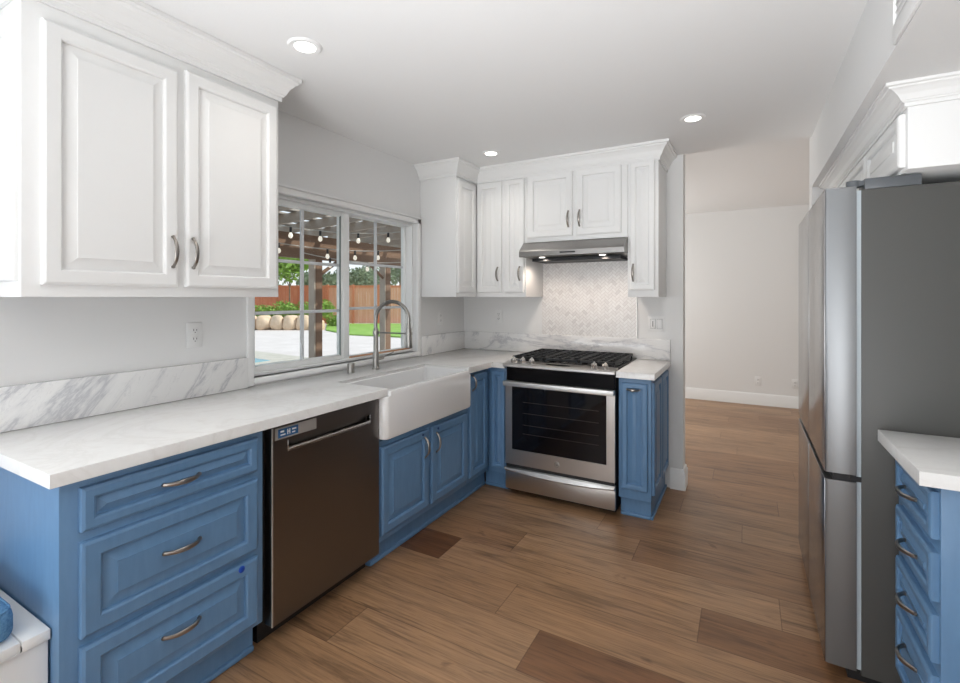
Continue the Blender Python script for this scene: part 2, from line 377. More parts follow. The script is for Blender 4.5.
def dup(root, loc, rz=None, label=None, group=None):
    r = root.copy(); COL.objects.link(r); r.location = loc
    if rz is not None: r.rotation_euler = (0, 0, rz)
    if label: r['label'] = label
    if group: r['group'] = group
    for ch in list(root.children):
        c = ch.copy(); COL.objects.link(c); c.parent = r
        for g in list(ch.children):
            d = g.copy(); COL.objects.link(d); d.parent = c
    return r
def struct(name, bm, m, **k): return obj(name, bm, m, kind='structure', **k)
def one(fn, *a, **k):
    bm = nb(); fn(bm, *a, **k); return bm

# ------------------------------------------------------------------ room shell
struct('floor', one(box, -0.15, 6.1, -3.1, 7.1, -0.08, 0.0), 'floor')
bm = nb(); box(bm, -0.02, 3.3, -3.02, 3.65, CEIL, CEIL + 0.2); struct('ceiling', bm, 'ceiling')
bm = nb(); box(bm, -0.15, 6.1, 3.65, 7.1, 2.50, 2.62); struct('ceiling_hall', bm, 'ceiling')
# left wall with the kitchen window opening (Y 1.555-2.945, Z 0.955-1.94) and the nook window behind the camera
bm = nb()
WY0, WY1, WZ0, WZ1 = 1.555, 2.945, 0.955, 1.935
NY0, NY1, NZ0, NZ1 = -1.75, -0.25, 0.9, 2.0
T = -0.15
for (y0, y1, z0, z1) in ((-3.02, NY0, 0, CEIL), (NY0, NY1, 0, NZ0), (NY0, NY1, NZ1, CEIL), (NY1, WY0, 0, CEIL), (WY0, WY1, 0, WZ0), (WY0, WY1, WZ1, CEIL), (WY1, 3.65, 0, CEIL)):
    box(bm, T, 0, y0, y1, z0, z1)
struct('wall_left', bm, 'wall')
struct('wall_back', one(box, 0.0, 1.82, 3.65, 3.78, 0, 2.5), 'wall')
struct('wall_right', one(box, 3.27, 3.40, -3.02, 3.65, 0, CEIL), 'wall')
struct('wall_rear', one(box, -0.15, 3.4, -3.12, -3.02, 0, CEIL), 'wall')
struct('wall_hall_back', one(box, -0.15, 6.1, 7.0, 7.1, 0, 2.5), 'wall')
struct('wall_hall_left', one(box, -0.15, 0.0, 3.65, 7.1, 0, 2.5), 'wall')
struct('wall_hall_right', one(box, 6.1, 6.2, 3.5, 7.1, 0, 2.6), 'wall')
struct('wall_hall_front', one(box, 3.27, 6.1, 3.53, 3.65, 0, 2.5), 'wall')
struct('wall_alcove', one(box, 2.573, 3.27, 3.645, 3.78, 0, 2.5), 'wall')
struct('wall_soffit', one(box, 2.573, 3.27, -3.0, 3.645, 2.068, CEIL), 'wall')
# baseboards
def bboard(bm, path):
    sweep(bm, path, [(0, 0), (0.016, 0), (0.016, 0.115), (0.011, 0.125), (0.009, 0.14), (0.004, 0.146), (0, 0.146)])
bm = nb(); bboard(bm, [(0.01, 7.0), (6.05, 7.0)]); struct('baseboard_hall', bm, 'trim')
bm = nb(); bboard(bm, [(1.735, 3.65), (1.82, 3.65), (1.82, 3.78), (0.5, 3.78)]); struct('baseboard_back', bm, 'trim')
bm = nb(); bboard(bm, [(2.573, 3.78), (2.573, 3.645), (3.2, 3.645)][::-1]); struct('baseboard_alcove', bm, 'trim')

# kitchen window
bm = nb()   # casing, 35 mm, head casing deeper
cz = 0.016
box(bm, 0, cz, WY0 - 0.035, WY0, 0.918, WZ1 + 0.04, 0.003)
box(bm, 0, cz, WY1, WY1 + 0.04, 0.918, WZ1 + 0.04, 0.003)
box(bm, 0, cz, WY0 - 0.035, WY1 + 0.04, WZ1, WZ1 + 0.035, 0.003)
box(bm, 0, cz + 0.010, WY0 - 0.045, WY1 + 0.045, WZ1 + 0.035, WZ1 + 0.048, 0.003)
struct('trim_1', bm, 'trim')
bm = nb(); box(bm, -0.14, 0.018, WY0, WY1, WZ0 - 0.03, WZ0, 0.004); struct('trim_2', bm, 'trim')
root = thing('window_1', 'white sliding window', 'window'); del root['label'], root['category']; root['kind'] = 'structure'
def frame(bm, x0, x1, y0, y1, z0, z1, t, bev=0.003, tb=None):
    tb = tb or t
    box(bm, x0, x1, y0, y0 + t, z0, z1, bev); box(bm, x0, x1, y1 - t, y1, z0, z1, bev)
    box(bm, x0, x1, y0 + t * .8, y1 - t * .8, z0, z0 + tb, bev); box(bm, x0, x1, y0 + t * .8, y1 - t * .8, z1 - t, z1, bev)
bm = nb(); frame(bm, -0.13, -0.03, WY0, WY1, WZ0, WZ1, 0.018); obj('window_frame', bm, 'vinyl', root)
ls = one(frame, -0.085, -0.050, 1.575, 2.245, 0.973, 1.917, 0.032); ls = obj('left_sash', ls, 'vinyl', root)
bm = nb(); box(bm, -0.058, -0.0495, 2.2085, 2.2155, 0.999, 1.89); obj('sash_seal', bm, 'sashdk', ls)
rs = one(frame, -0.120, -0.088, 2.245, 2.935, 0.960, 1.932, 0.022); rs = obj('right_sash', rs, 'vinyl', root)
bm = nb(); box(bm, -0.088, -0.045, 2.232, 2.285, 0.965, 1.93, 0.003); obj('meeting_stile', bm, 'vinyl', rs)
obj('pane', one(box, -0.070, -0.066, 1.60, 2.215, 1.0, 1.89), 'glass', ls)
obj('pane', one(box, -0.106, -0.102, 2.262, 2.918, 0.978, 1.915), 'glass', rs)
bm = nb(); ym = 1.925
box(bm, -0.074, -0.062, ym - .011, ym + .011, 1.0, 1.89, .002)
for z in (1.575, 1.285): box(bm, -0.0735, -0.0625, 1.60, 2.215, z - .009, z + .009, .002)
obj('muntin_grid', bm, 'muntin', ls)
bm = nb(); ym = 2.60
box(bm, -0.110, -0.098, ym - .011, ym + .011, .98, 1.915, .002)
for z in (1.60, 1.295): box(bm, -0.1095, -0.0985, 2.262, 2.918, z - .009, z + .009, .002)
obj('muntin_grid', bm, 'muntin', rs)
obj('tan_strip', one(box, -0.060, -0.047, 2.285, 2.93, 0.973, 0.983), 'copper', root)  # thin tan strip along the foot of the right pane
obj('latch', one(box, -0.045, -0.030, 2.932, 2.945, 1.60, 1.68, 0.003), 'vinyl', root)
# nook window behind the camera, beside the bench
root = thing('window_2', '', ''); del root['label'], root['category']; root['kind'] = 'structure'
bm = nb(); frame(bm, -0.12, 0.02, NY0, NY1, NZ0, NZ1, 0.045); obj('window_frame', bm, 'vinyl', root)
obj('pane', one(box, -0.07, -0.065, NY0 + .04, NY1 - .04, NZ0 + .04, NZ1 - .04), 'glass', root)

# ------------------------------------------------------------------ cabinets
R90 = PI / 2
def base_cab(label, loc, rz, w_, depth, doors=(), drawers=(), top=0.874, toe_ends=(0, 0), name='base_cabinet', cat='cabinet', group=None, hl=None):
    t = thing(name, label, cat, loc, rz, group)
    bm = nb(); box(bm, 0, w_, 0, depth, 0.13, top, 0.0015)
    obj('body', bm, 'blue', t)
    bm = nb(); box(bm, toe_ends[0], w_ - toe_ends[1], 0.06, depth, 0.0, 0.13)
    box(bm, toe_ends[0], w_ - toe_ends[1], 0.048, 0.07, 0.0, 0.022, 0.006, 3)
    obj('toe_kick', bm, 'blue', t)
    return t
def front(t, name, x0, x1, z0, z1, handle=None, hx=None, hz=None, rail=0.05, hm='nickel', m='blue', length=0.115, yb=0.0):
    bm = nb(); raised(bm, x0, x1, z0, z1, yb, 0.02, rail)
    d = obj(name, bm, m, t, smooth=20)
    if handle:
        bm = nb(); pull(bm, hx, hz, yb - 0.0205, length, handle == 'v'); obj('handle', bm, hm, d)
    return d
XL = 0.595
# left drawer unit
t = base_cab('blue three-drawer base cabinet at the near end of the window counter, left of the dishwasher', (XL, 0.562, 0), R90, 0.618, XL - .004)
front(t, 'drawer', 0.043, 0.588, 0.720, 0.843, 'h', 0.308, 0.782, 0.035)
front(t, 'drawer', 0.043, 0.588, 0.425, 0.690, 'h', 0.310, 0.566, 0.05)
d = front(t, 'drawer', 0.043, 0.588, 0.150, 0.400, 'h', 0.308, 0.302, 0.05)
bm = nb(); lathe(bm, [(0.012, 0), (0.012, .002), (0.009, .0035)], (0.518, -0.020, 0.385), (0, -1, 0), 16); obj('bumper_dot', bm, 'dot', d, label='bright blue round sticker')
# sink base
t = base_cab('blue two-door base cabinet under the farmhouse sink', (XL, 1.835, 0), R90, 0.865, XL - .004, top=0.640)
d1 = front(t, 'door', 0.010, 0.413, 0.165, 0.612, 'v', 0.372, 0.515)
d2 = front(t, 'door', 0.445, 0.847, 0.165, 0.612, 'v', 0.486, 0.515)
for d, x in ((d1, 0.352), (d2, 0.505)):
    bm = nb(); lathe(bm, [(0.007, 0), (0.007, .003), (0.005, .005)], (x, -0.020, 0.592), (0, -1, 0), 14); obj('bumper_dot', bm, 'dotdark', d, label='navy round bumper')
# corner door
t = base_cab('blue base cabinet with a single door right of the sink in the corner', (XL, 2.702, 0), R90, 0.303, XL - .004, toe_ends=(0, -0.05))
front(t, 'door', 0.020, 0.262, 0.165, 0.850, 'v', 0.045, 0.795, length=0.10)
# narrow unit left of the range
t = base_cab('narrow blue base cabinet squeezed between the corner and the oven', (XL, 3.005, 0), 0, 0.148, 0.64, toe_ends=(-0.05, 0))
front(t, 'door', 0.030, 0.138, 0.165, 0.850)
# cabinet right of the range
t = base_cab('narrow blue end cabinet on the right side of the oven with panelled side', (1.518, 3.005, 0), 0, 0.194, 0.64, toe_ends=(0.0, 0.012))
front(t, 'door', 0.020, 0.174, 0.190, 0.845, 'h', 0.092, 0.806, rail=0.035, length=0.075)
bm = nb()   # raised panels on the side that faces the hall
def raised_x(bm, y0, y1, z0, z1, xb):
    tmp = bmesh.new(); raised(tmp, y0, y1, z0, z1, 0, 0.017, 0.04)
    bmesh.ops.transform(tmp, matrix=Matrix.Translation((xb, 0, 0)) @ Matrix.Rotation(PI / 2, 4, 'Z'), verts=tmp.verts)
    me = bpy.data.meshes.new('tmp'); tmp.to_mesh(me); tmp.free(); bm.from_mesh(me); bpy.data.meshes.remove(me)
raised_x(bm, 0.020, 0.30, 0.165, 0.85, 0.194); raised_x(bm, 0.325, 0.62, 0.165, 0.85, 0.194)
obj('side_panel', bm, 'blue', t)
bm = nb(); box(bm, 0.182, 0.196, 0.052, 0.64, 0, 0.022, 0.005); obj('shoe_molding', bm, 'blue', t)

# right-hand drawer unit beside the fridge (front faces -X)
t = base_cab('blue four-drawer base cabinet at the right edge, in front of the refrigerator', (2.662, 2.100, 0), -R90, 0.400, 0.60)
for z0, z1, hz in ((0.720, 0.848, 0.783), (0.553, 0.684, 0.618), (0.387, 0.516, 0.452), (0.140, 0.352, 0.290)):
    front(t, 'drawer', 0.045, 0.388, z0, z1, 'h', 0.225, hz, rail=0.030, length=0.115)

# ------------------------------------------------------------------ countertops and splash
bm = nb()
prism(bm, [(0.0, .526), (.645, .526), (.645, 1.85), (.285, 1.85), (.285, 2.650), (.645, 2.650), (.645, 2.965), (.747, 2.965), (.747, 3.63), (1.510, 3.63), (1.510, 2.965), (1.737, 2.965), (1.737, 3.65), (0.0, 3.65)], 0.876, 0.914, 0.003)
tag(obj('countertop', bm, 'quartz'), 'white quartz countertop running under the window and round the oven, with sink cutout', 'countertop')
bm = nb(); prism(bm, [(2.608, 1.655), (3.27, 1.655), (3.27, 2.108), (2.608, 2.108)], 0.876, 0.914, 0.003)
tag(obj('countertop', bm, 'quartz'), 'short white quartz countertop at the right edge beside the refrigerator', 'countertop')
bm = nb(); box(bm, 0.001, 0.020, .40, 1.518, 0.9145, 1.067, 0.0015)
tag(obj('backsplash', bm, 'marble'), 'grey-veined marble backsplash strip along the wall left of the window', 'backsplash')
bm = nb(); box(bm, 0.001, 0.020, 2.99, 3.629, 0.9145, 1.067, 0.0015)
tag(obj('backsplash', bm, 'marble'), 'short marble backsplash strip between the window and the corner', 'backsplash')
bm = nb(); box(bm, 0.001, 1.737, 3.630, 3.649, 0.9145, 1.067, 0.0015)
tag(obj('backsplash', bm, 'marble'), 'long marble backsplash strip along the wall behind the oven', 'backsplash')
bm = nb(); box(bm, 0.752, 1.500, 3.641, 3.6495, 1.0672, 1.80)
tag(obj('tile_backsplash', bm, 'tile'), 'pinkish herringbone mosaic tile panel below the range hood', 'tile panel')
bm = nb(); box(bm, 1.500, 1.506, 3.639, 3.6497, 1.0672, 1.3715)
tag(obj('tile_edge_strip', bm, 'label'), 'thin grey metal edge strip on the right side of the mosaic tile', 'edge strip')

# ------------------------------------------------------------------ upper cabinets
CROWN = [(0.0, 2.272), (0.010, 2.272), (0.010, 2.290), (0.016, 2.294), (0.018, 2.300), (0.022, 2.303), (0.034, 2.330), (0.050, 2.350), (0.060, 2.357), (0.062, 2.364), (0.072, 2.368), (0.072, 2.384), (0.0, 2.384)]
def upper(label, loc, rz, w_, depth, z0, z1, group=None):
    t = thing('wall_cabinet', label, 'cabinet', loc, rz, group)
    bm = nb(); box(bm, 0, w_, 0, depth, z0, z1, 0.0015); obj('body', bm, 'white', t)
    return t
t = upper('large white two-door wall cabinet left of the window', (0.33, 0.565, 0), R90, 0.891, 0.329, 1.372, 2.383)
front(t, 'door', 0.044, 0.440, 1.410, 2.222, 'v', 0.418, 1.540, rail=0.050, m='white')
front(t, 'door', 0.469, 0.873, 1.410, 2.240, 'v', 0.492, 1.540, rail=0.050, m='white')
bm = nb(); raised(bm, -0.280, -0.02, 1.42, 2.23, 0, 0.016, 0.05)   # panel on the side that faces the bench
bmesh.ops.transform(bm, matrix=Matrix.Rotation(-PI / 2, 4, 'Z') @ Matrix.Translation((0, 0, 0)), verts=bm.verts)
obj('side_panel', bm, 'white', t)
# stub cabinet between window and corner; back run
t = upper('narrow white wall cabinet in the corner right of the window', (0.33, 2.992, 0), R90, 0.308, 0.329, 1.372, 2.383)
front(t, 'door', 0.010, 0.270, 1.405, 2.250, m='white')
t = upper('tall white two-door wall cabinet left of the range hood', (0.005, 3.30, 0), 0, 0.755, 0.349, 1.372, 2.383)
front(t, 'door', 0.335, 0.555, 1.405, 2.268, 'v', 0.525, 1.550, m='white', length=0.105)
front(t, 'door', 0.583, 0.745, 1.405, 2.268, 'v', 0.712, 1.550, m='white', length=0.105, rail=0.04)
t = upper('short white two-door wall cabinet above the range hood', (0.761, 3.30, 0), 0, 0.748, 0.349, 1.781, 2.383)
front(t, 'door', 0.016, 0.366, 1.812, 2.278, 'v', 0.338, 1.932, m='white')
front(t, 'door', 0.392, 0.709, 1.812, 2.278, 'v', 0.420, 1.932, m='white')
t = upper('tall narrow white wall cabinet right of the range hood', (1.510, 3.30, 0), 0, 0.198, 0.349, 1.372, 2.383)
front(t, 'door', 0.018, 0.176, 1.418, 2.278, 'v', 0.040, 1.535, m='white', rail=0.04)
# crowns
bm = nb(); sweep(bm, [(0.001, 1.457), (0.331, 1.457), (0.331, 0.564), (0.001, 0.564)][::-1], [(o, z) for o, z in CROWN])
tag(obj('crown_molding', bm, 'white', smooth=14), 'white crown molding on top of the cabinet left of the window', 'molding')
bm = nb(); sweep(bm, [(0.001, 2.990), (0.331, 2.990), (0.331, 3.299), (1.709, 3.299), (1.709, 3.648)], [(o, z) for o, z in CROWN])
tag(obj('crown_molding', bm, 'white', smooth=14), 'white crown molding running round the corner above the range hood cabinets', 'molding')
# over-fridge cabinet
OZ = 2.0
t = upper('white wall cabinet above the refrigerator', (2.676, 3.635, 0), -R90, 1.575, 0.59, 1.795, 2.066)
front(t, 'door', 0.03, 0.52, 1.807, 1.985, m='white', rail=0.035)
front(t, 'door', 0.54, 1.03, 1.807, 1.985, m='white', rail=0.035)
front(t, 'door', 1.05, 1.55, 1.807, 1.985, m='white', rail=0.035)
bm = nb(); sweep(bm, [(3.265, 2.059), (2.675, 2.059), (2.675, 3.635)][::1], [(-o * 0.95, OZ + (z - 2.272) * 0.60) for o, z in CROWN])
tag(obj('crown_molding', bm, 'white', smooth=14), 'white stepped crown molding above the refrigerator cabinet under the soffit', 'molding')

# ------------------------------------------------------------------ farmhouse sink
root = thing('farmhouse_sink', 'white apron-front farmhouse sink set in the counter below the window', 'sink', (0.47, 2.24, 0.655))
bm = nb(); X0, X1 = 0.27, 0.655; Ya, Yb = 1.826, 2.672; Yc, Yd = 1.853, 2.647
rings = [rrect(X0 + .02, X1 - .014, Ya + .014, Yb - .014, .02, .655), rrect(X0, X1 - .004, Ya + .004, Yb - .004, .025, .660), rrect(X0, X1, Ya, Yb, .028, .672),
         rrect(X0, X1, Ya, Yb, .028, .868), rrect(X0 + .002, X1 - .001, Ya + .004, Yb - .004, .026, .8745), rrect(X0 + .018, X1 - .001, Yc, Yd, .016, .8747), rrect(X0 + .018, X1 - .002, Yc, Yd, .016, .893), rrect(X0 + .021, X1 - .007, Yc + .004, Yd - .004, .014, .900),
         rrect(X0 + .030, X1 - .020, Yc + .010, Yd - .010, .02, .901), rrect(X0 + .036, X1 - .026, Yc + .014, Yd - .014, .02, .895), rrect(X0 + .04, X1 - .03, Yc + .02, Yd - .02, .03, .70), rrect(X0 + .06, X1 - .05, Yc + .04, Yd - .04, .03, .680)]
loft(bm, rings); obj('basin', bm, 'porcelain', root, world=True)
bm = nb(); lathe(bm, [(.045, 0), (.045, .003), (.03, .003), (.028, .001)], (.40, 2.25, .6805)); obj('drain', bm, 'chrome', root, world=True)

# ------------------------------------------------------------------ faucet
fx, fy = 0.156, 2.313
root = thing('kitchen_faucet', 'tall brushed-nickel spring faucet behind the sink', 'faucet', (fx, fy, 0.914))
bm = nb(); lathe(bm, [(.026, 0), (.026, .006), (.021, .012), (.0195, .10), (.016, .112), (.0155, .255), (.013, .26)], (0, 0, 0)); obj('body', bm, 'nickelb', root)
dirv = Vector((0.235, 0.035, 0)); R_ = dirv.length / 2; u = dirv.normalized(); C_ = u * R_
bm = nb(); pts = [(0, 0, .24)] + [(0, 0, .24 + .08 * k / 3) for k in range(1, 3)]
for k in range(0, 25):
    a = PI - PI * 1.05 * k / 24; pts.append(tuple(C_ + u * (R_ * math.cos(a)) + Vector((0, 0, .315 + R_ * .96 * math.sin(a)))))
pe = Vector(pts[-1])
tube(bm, pts, .0095, 10); 
for k in range(3, len(pts) - 1):     # spring coils
    p = Vector(pts[k]); q = Vector(pts[k + 1])
    for f in (0, .5):
        c = p.lerp(q, f); dd = (q - p).normalized() * .0022; tube(bm, [c - dd, c + dd], .0118, 12)
obj('spring_hose', bm, 'nickelb', root)
bm = nb(); e0 = pe; hd = Vector((u.x * .02, u.y * .02, -1)).normalized()
tube(bm, [e0, e0 + hd * .03, e0 + hd * .035, e0 + hd * .12, e0 + hd * .15, e0 + hd * .155], [.012, .013, .017, .0185, .0205, .019], 16); obj('spray_head', bm, 'nickelb', root)
bm = nb(); zc = .232; tube(bm, [(0, 0, zc), (C_ * 2)[:2] + (zc,)], .0045, 8); lathe(bm, [(.017, -.012), (.020, -.012), (.020, .012), (.017, .012)], (0, 0, zc)); lathe(bm, [(.016, -.008), (.021, -.008), (.021, .008), (.016, .008)], tuple((C_ * 2)[:2]) + (zc,)); obj('holder_arm', bm, 'nickelb', root)
bm = nb(); tube(bm, [(0, .012, .065), (0.004, .05, .068), (0.006, .062, .068)], [.013, .0125, .011], 14); tube(bm, [(.005, .058, .068), (.012, .10, .080), (.02, .15, .095)], [.0055, .0045, .0038], 8); obj('lever_handle', bm, 'nickelb', root)
bm = nb(); lathe(bm, [(.021, 0), (.021, .055), (.019, .060), (.012, .062)], (0.133, 2.118, 0.9142)); tag(obj('air_gap_cap', bm, 'nickelb'), 'short brushed-nickel cylinder cap on the counter left of the faucet', 'air gap')

# ------------------------------------------------------------------ dishwasher
root = thing('dishwasher', 'dark stainless dishwasher under the counter left of the sink', 'dishwasher', (0.30, 1.51, 0))
y0, y1 = 1.210, 1.822
bm = nb(); box(bm, 0.02, 0.565, y0 - .026, y1 + .008, 0.10, 0.872); obj('tub', bm, 'black', root, world=True)
bm = nb(); box(bm, 0.02, 0.52, y0, y1, 0.0, 0.10); obj('toe_panel', bm, 'black', root, world=True)
bm = nb()   # door slab with a pocket handle recess
X1 = 0.612; hy0, hy1, hz0, hz1 = 1.285, 1.755, 0.755, 0.800
for (a, b, c, d_) in ((y0, y1, 0.092, hz0), (y0, y1, hz1, 0.862), (y0, hy0, hz0, hz1), (hy1, y1, hz0, hz1)): box(bm, 0.566, X1, a, b, c, d_)
box(bm, 0.566, 0.588, hy0, hy1, hz0, hz1)
dd = obj('door', bm, 'steeldk', root, world=True, smooth=0)
bm = nb(); tube(bm, [(X1 - .004, hy0, hz0 + .008), (X1 - .004, hy1, hz0 + .008)], .011, 10, 0.9); box(bm, X1 - .02, X1 + .002, hy0 - .004, hy0, hz0, hz1, .001); box(bm, X1 - .02, X1 + .002, hy1, hy1 + .004, hz0, hz1, .001); obj('handle', bm, 'steel', dd, world=True, label='bright bar lip of the pocket handle')
bm = nb(); box(bm, X1, X1 + .0015, 1.222, 1.425, 0.812, 0.858, 0); lb = obj('control_label', bm, 'label', dd, world=True, label='silver framed control strip')
bm = nb(); box(bm, X1 + .0015, X1 + .0025, 1.235, 1.33, 0.818, 0.852); obj('display', bm, 'lcd', lb, world=True, label='blue display')
bm = nb()
for (a, b, c, d_) in ((1.245, 1.262, .838, .845), (1.245, 1.268, .826, .831), (1.277, 1.281, .825, .846), (1.287, 1.291, .825, .846), (1.281, 1.287, .834, .838), (1.300, 1.320, .838, .844), (1.300, 1.315, .826, .831)): box(bm, X1 + .0025, X1 + .003, a, b, c, d_)
obj('display_text', bm, 'plastic', lb, world=True)
bm = nb(); box(bm, X1 - .004, X1 + .001, y0 - .002, y0 + .003, 0.092, .862); obj('edge_trim', bm, 'label', dd, world=True, label='pale edge strip')

# ------------------------------------------------------------------ range (slide-in gas stove)
root = thing('gas_range', 'stainless slide-in gas range with black oven window and cast-iron grates', 'stove', (1.128, 3.3, 0))
RX0, RX1 = 0.752, 1.504; RF = 2.968
def rb(name, m, par=None, lab=None, bev=0.0, *boxes):
    bm = nb()
    for b in boxes: box(bm, *b, bev) if bev else box(bm, *b)
    return obj(name, bm, m, par or root, world=True, label=lab)
rb('body', 'black', None, None, 0, (RX0 + .004, RX1 - .004, RF + .03, 3.60, 0.03, 0.905))
rb('foot', 'black', None, None, 0, (RX0 + .05, RX0 + .09, RF + .1, RF + .14, 0, 0.03)); rb('foot', 'black', None, None, 0, (RX1 - .09, RX1 - .05, RF + .1, RF + .14, 0, 0.03))
rb('control_panel', 'enamel', None, 'black glossy fascia', 0, (RX0 + .006, RX1 - .006, RF + .004, RF + .03, 0.795, 0.892))
# oven door: steel frame around black glass
bm = nb()
gx0, gx1, gz0, gz1 = RX0 + .050, RX1 - .052, 0.325, 0.762
for b in ((RX0, RX1, 0.222, gz0), (RX0, gx0, gz0, gz1), (gx1, RX1, gz0, gz1), (RX0, RX1, gz1, 0.792)): box(bm, b[0], b[1], RF - .004, RF + .03, b[2], b[3])
door = obj('oven_door', bm, 'rangesteel', root, world=True, smooth=0)
rb('window', 'blackglass', door, 'black glass window', 0, (gx0, gx1, RF - .001, RF + .028, gz0, gz1))
bm = nb()
for z in (0.44, 0.50, 0.58, 0.655):
    tube(bm, [(gx0 + .08, RF - .0012, z), (gx1 - .05, RF - .0012, z)], .0011, 6)
obj('rack_line', bm, 'rack', door, world=True)
bm = nb(); box(bm, RX0 - .001, RX1 + .001, RF - .045, RF - .006, 0.764, 0.797, 0.004); obj('handle', bm, 'handlesteel', door, world=True, label='flat steel bar handle')
bm = nb(); lathe(bm, [(.019, 0), (.019, .002), (.016, .0025)], (1.128, RF - .004, .272), (0, -1, 0), 28); em = obj('badge', bm, 'label', door, world=True, label='small round emblem')
bm = nb()    # interlaced script letters inside the ring
def arc(cx, cz, r, a0, a1, n=10): return [(cx + r * math.cos(a0 + (a1 - a0) * k / n), RF - .0068, cz + r * math.sin(a0 + (a1 - a0) * k / n)) for k in range(n + 1)]
tube(bm, arc(1.128, .272, .0165, 0, 2 * PI, 24), .0009, 6)
tube(bm, arc(1.1225, .274, .006, .6, 2 * PI - .4), .0011, 6); tube(bm, [(1.1225, RF - .0068, .272), (1.1285, RF - .0068, .272), (1.1285, RF - .0068, .264)], .0011, 6)
tube(bm, arc(1.134, .2765, .0035, 1.0, 4.9, 8), .0011, 6); tube(bm, arc(1.134, .2695, .0040, 1.4, 5.4, 8), .0011, 6)
obj('emblem_letters', bm, 'black', em, world=True)
dr = rb('warming_drawer', 'rangesteel', None, None, 0.002, (RX0, RX1, RF, RF + .03, 0.048, 0.198))
bm = nb(); n = 16; rings = []
for k in range(n + 1):
    s = k / n; x = RX0 + (RX1 - RX0) * s; sag = .020 * (4 * s * (1 - s))
    zt, zb = .196, .178 - sag
    rings.append([(x, RF, zt), (x, RF - .012, zt), (x, RF - .020, zb + .008), (x, RF - .016, zb), (x, RF, zb)])
loft(bm, rings); obj('curved_pull', bm, 'rangesteel', dr, world=True, label='curved bright pull lip')
rb('drawer_gap', 'black', None, None, 0, (RX0 + .003, RX1 - .003, RF + .006, RF + .03, 0.198, 0.222))
# cooktop
bm = nb(); n = 20; fr = []
rb('cooktop', 'enamel', None, 'black enamel cooktop', 0.002, (RX0 - .001, RX1 + .002, 3.03, 3.628, 0.905, 0.9225))
bm = nb(); prof = [(RF - .034, .893), (RF - .040, .898), (RF - .040, .910), (RF - .034, .917), (RF + .050, .9265), (3.035, .926), (3.035, .893)]
loft(bm, [[(x, y, z) for y, z in prof] for x in (RX0 - .003, RX1 + .003)]); rim = obj('front_rim', bm, 'rangesteel', root, world=True, label='bright sloped steel front rim')
bm = nb(); lathe(bm, [(.085, 0), (.085, .0015)], (1.128, RF + .012, .9225), (0, 0, 1), 24)
bmesh.ops.scale(bm, vec=(1, .22, 1), space=Matrix.Translation((-1.128, -(RF + .012), -.9225)), verts=bm.verts); obj('center_inlay', bm, 'enamel', root, world=True)
for kx in (0.815, 0.885, 0.950, 1.375, 1.445):
    a = Vector((0, -0.50, 0.87)).normalized(); c = Vector((kx, RF + .005, .920))
    bm = nb(); lathe(bm, [(.023, 0), (.023, .006), (.019, .009), (.018, .032), (.015, .036)], c, a, 18); k_ = obj('knob', bm, 'rangesteel', root, world=True)
    bm = nb(); p = c + a * .037; s = Vector((0, .87, .5)); tube(bm, [p - s * .017, p + s * .017], .0055, 8); obj('knob_grip', bm, 'chrome', k_, world=True)
# grates: three sections
gw = (RX1 - RX0 - .03) / 3
for i in range(3):
    x0 = RX0 + .015 + gw * i + .003; x1 = x0 + gw - .006; yA, yB = RF + .075, 3.595; zt = .957
    bm = nb(); t_ = .012
    for b in ((x0, x1, yA, yA + t_), (x0, x1, yB - t_, yB), (x0, x0 + t_, yA, yB), (x1 - t_, x1, yA, yB)): box(bm, *b, zt - .016, zt, .002)
    for f in (.2, .35, .5, .65, .8): yy = yA + (yB - yA) * f; box(bm, x0, x1, yy - .005, yy + .005, zt - .012, zt)
    for f in (.25, .5, .75): xx = x0 + (x1 - x0) * f; box(bm, xx - .005, xx + .005, yA, yB, zt - .012, zt - .001)
    for px in (x0 + .004, x1 - .014):
        for py in (yA + .002, yB - .012, (yA + yB) / 2): box(bm, px, px + .01, py, py + .01, .9225, zt - .010)
    obj('grate', bm, 'iron', root, world=True)
for bx, by in ((.87, 3.16), (.87, 3.46), (1.128, 3.31), (1.385, 3.16), (1.385, 3.46)):
    bm = nb(); lathe(bm, [(.052, 0), (.050, .008), (.038, .010), (.038, .017), (.034, .020)], (bx, by, .9226)); obj('burner', bm, 'iron', root, world=True)

# ------------------------------------------------------------------ range hood
root = thing('range_hood', 'stainless under-cabinet range hood with two lit spotlights', 'range hood', (1.13, 3.4, 1.66))
HX0, HX1 = 0.748, 1.508
bm = nb()
prof = [(3.64, 1.779), (3.30, 1.779), (3.280, 1.776), (3.228, 1.735), (3.205, 1.712), (3.200, 1.705), (3.198, 1.670), (3.204, 1.665), (3.225, 1.665), (3.225, 1.672), (3.64, 1.650)]
loft(bm, [[(x, y, z) for y, z in prof] for x in (HX0, HX1)]); obj('canopy', bm, 'hoodsteel', root, world=True, smooth=25)
rb('filter', 'iron', root, 'dark filter underneath', 0, (HX0 + .05, HX1 - .05, 3.33, 3.60, 1.640, 1.662))
rb('control_slot', 'black', root, 'black control strip', 0, (1.065, 1.175, 3.1905, 3.20, 1.683, 1.693))
for lx in (0.90, 1.345):
    bm = nb(); lathe(bm, [(.030, 0), (.030, -.004), (.024, -.006)], (lx, 3.275, 1.669)); ring = obj('lamp_ring', bm, 'chrome', root, world=True)
    bm = nb(); lathe(bm, [(.022, 0), (.022, -.0075)], (lx, 3.275, 1.669)); obj('lamp', bm, 'lamp', ring, world=True)
    lo = light('hood_spot', 'SPOT', (lx, 3.30, 1.655), (math.radians(12), 0, 0), 3.6, (1.0, 0.83, 0.70)); lo.data.spot_size = math.radians(150); lo.data.spot_blend = 0.7; lo.data.shadow_soft_size = 0.02

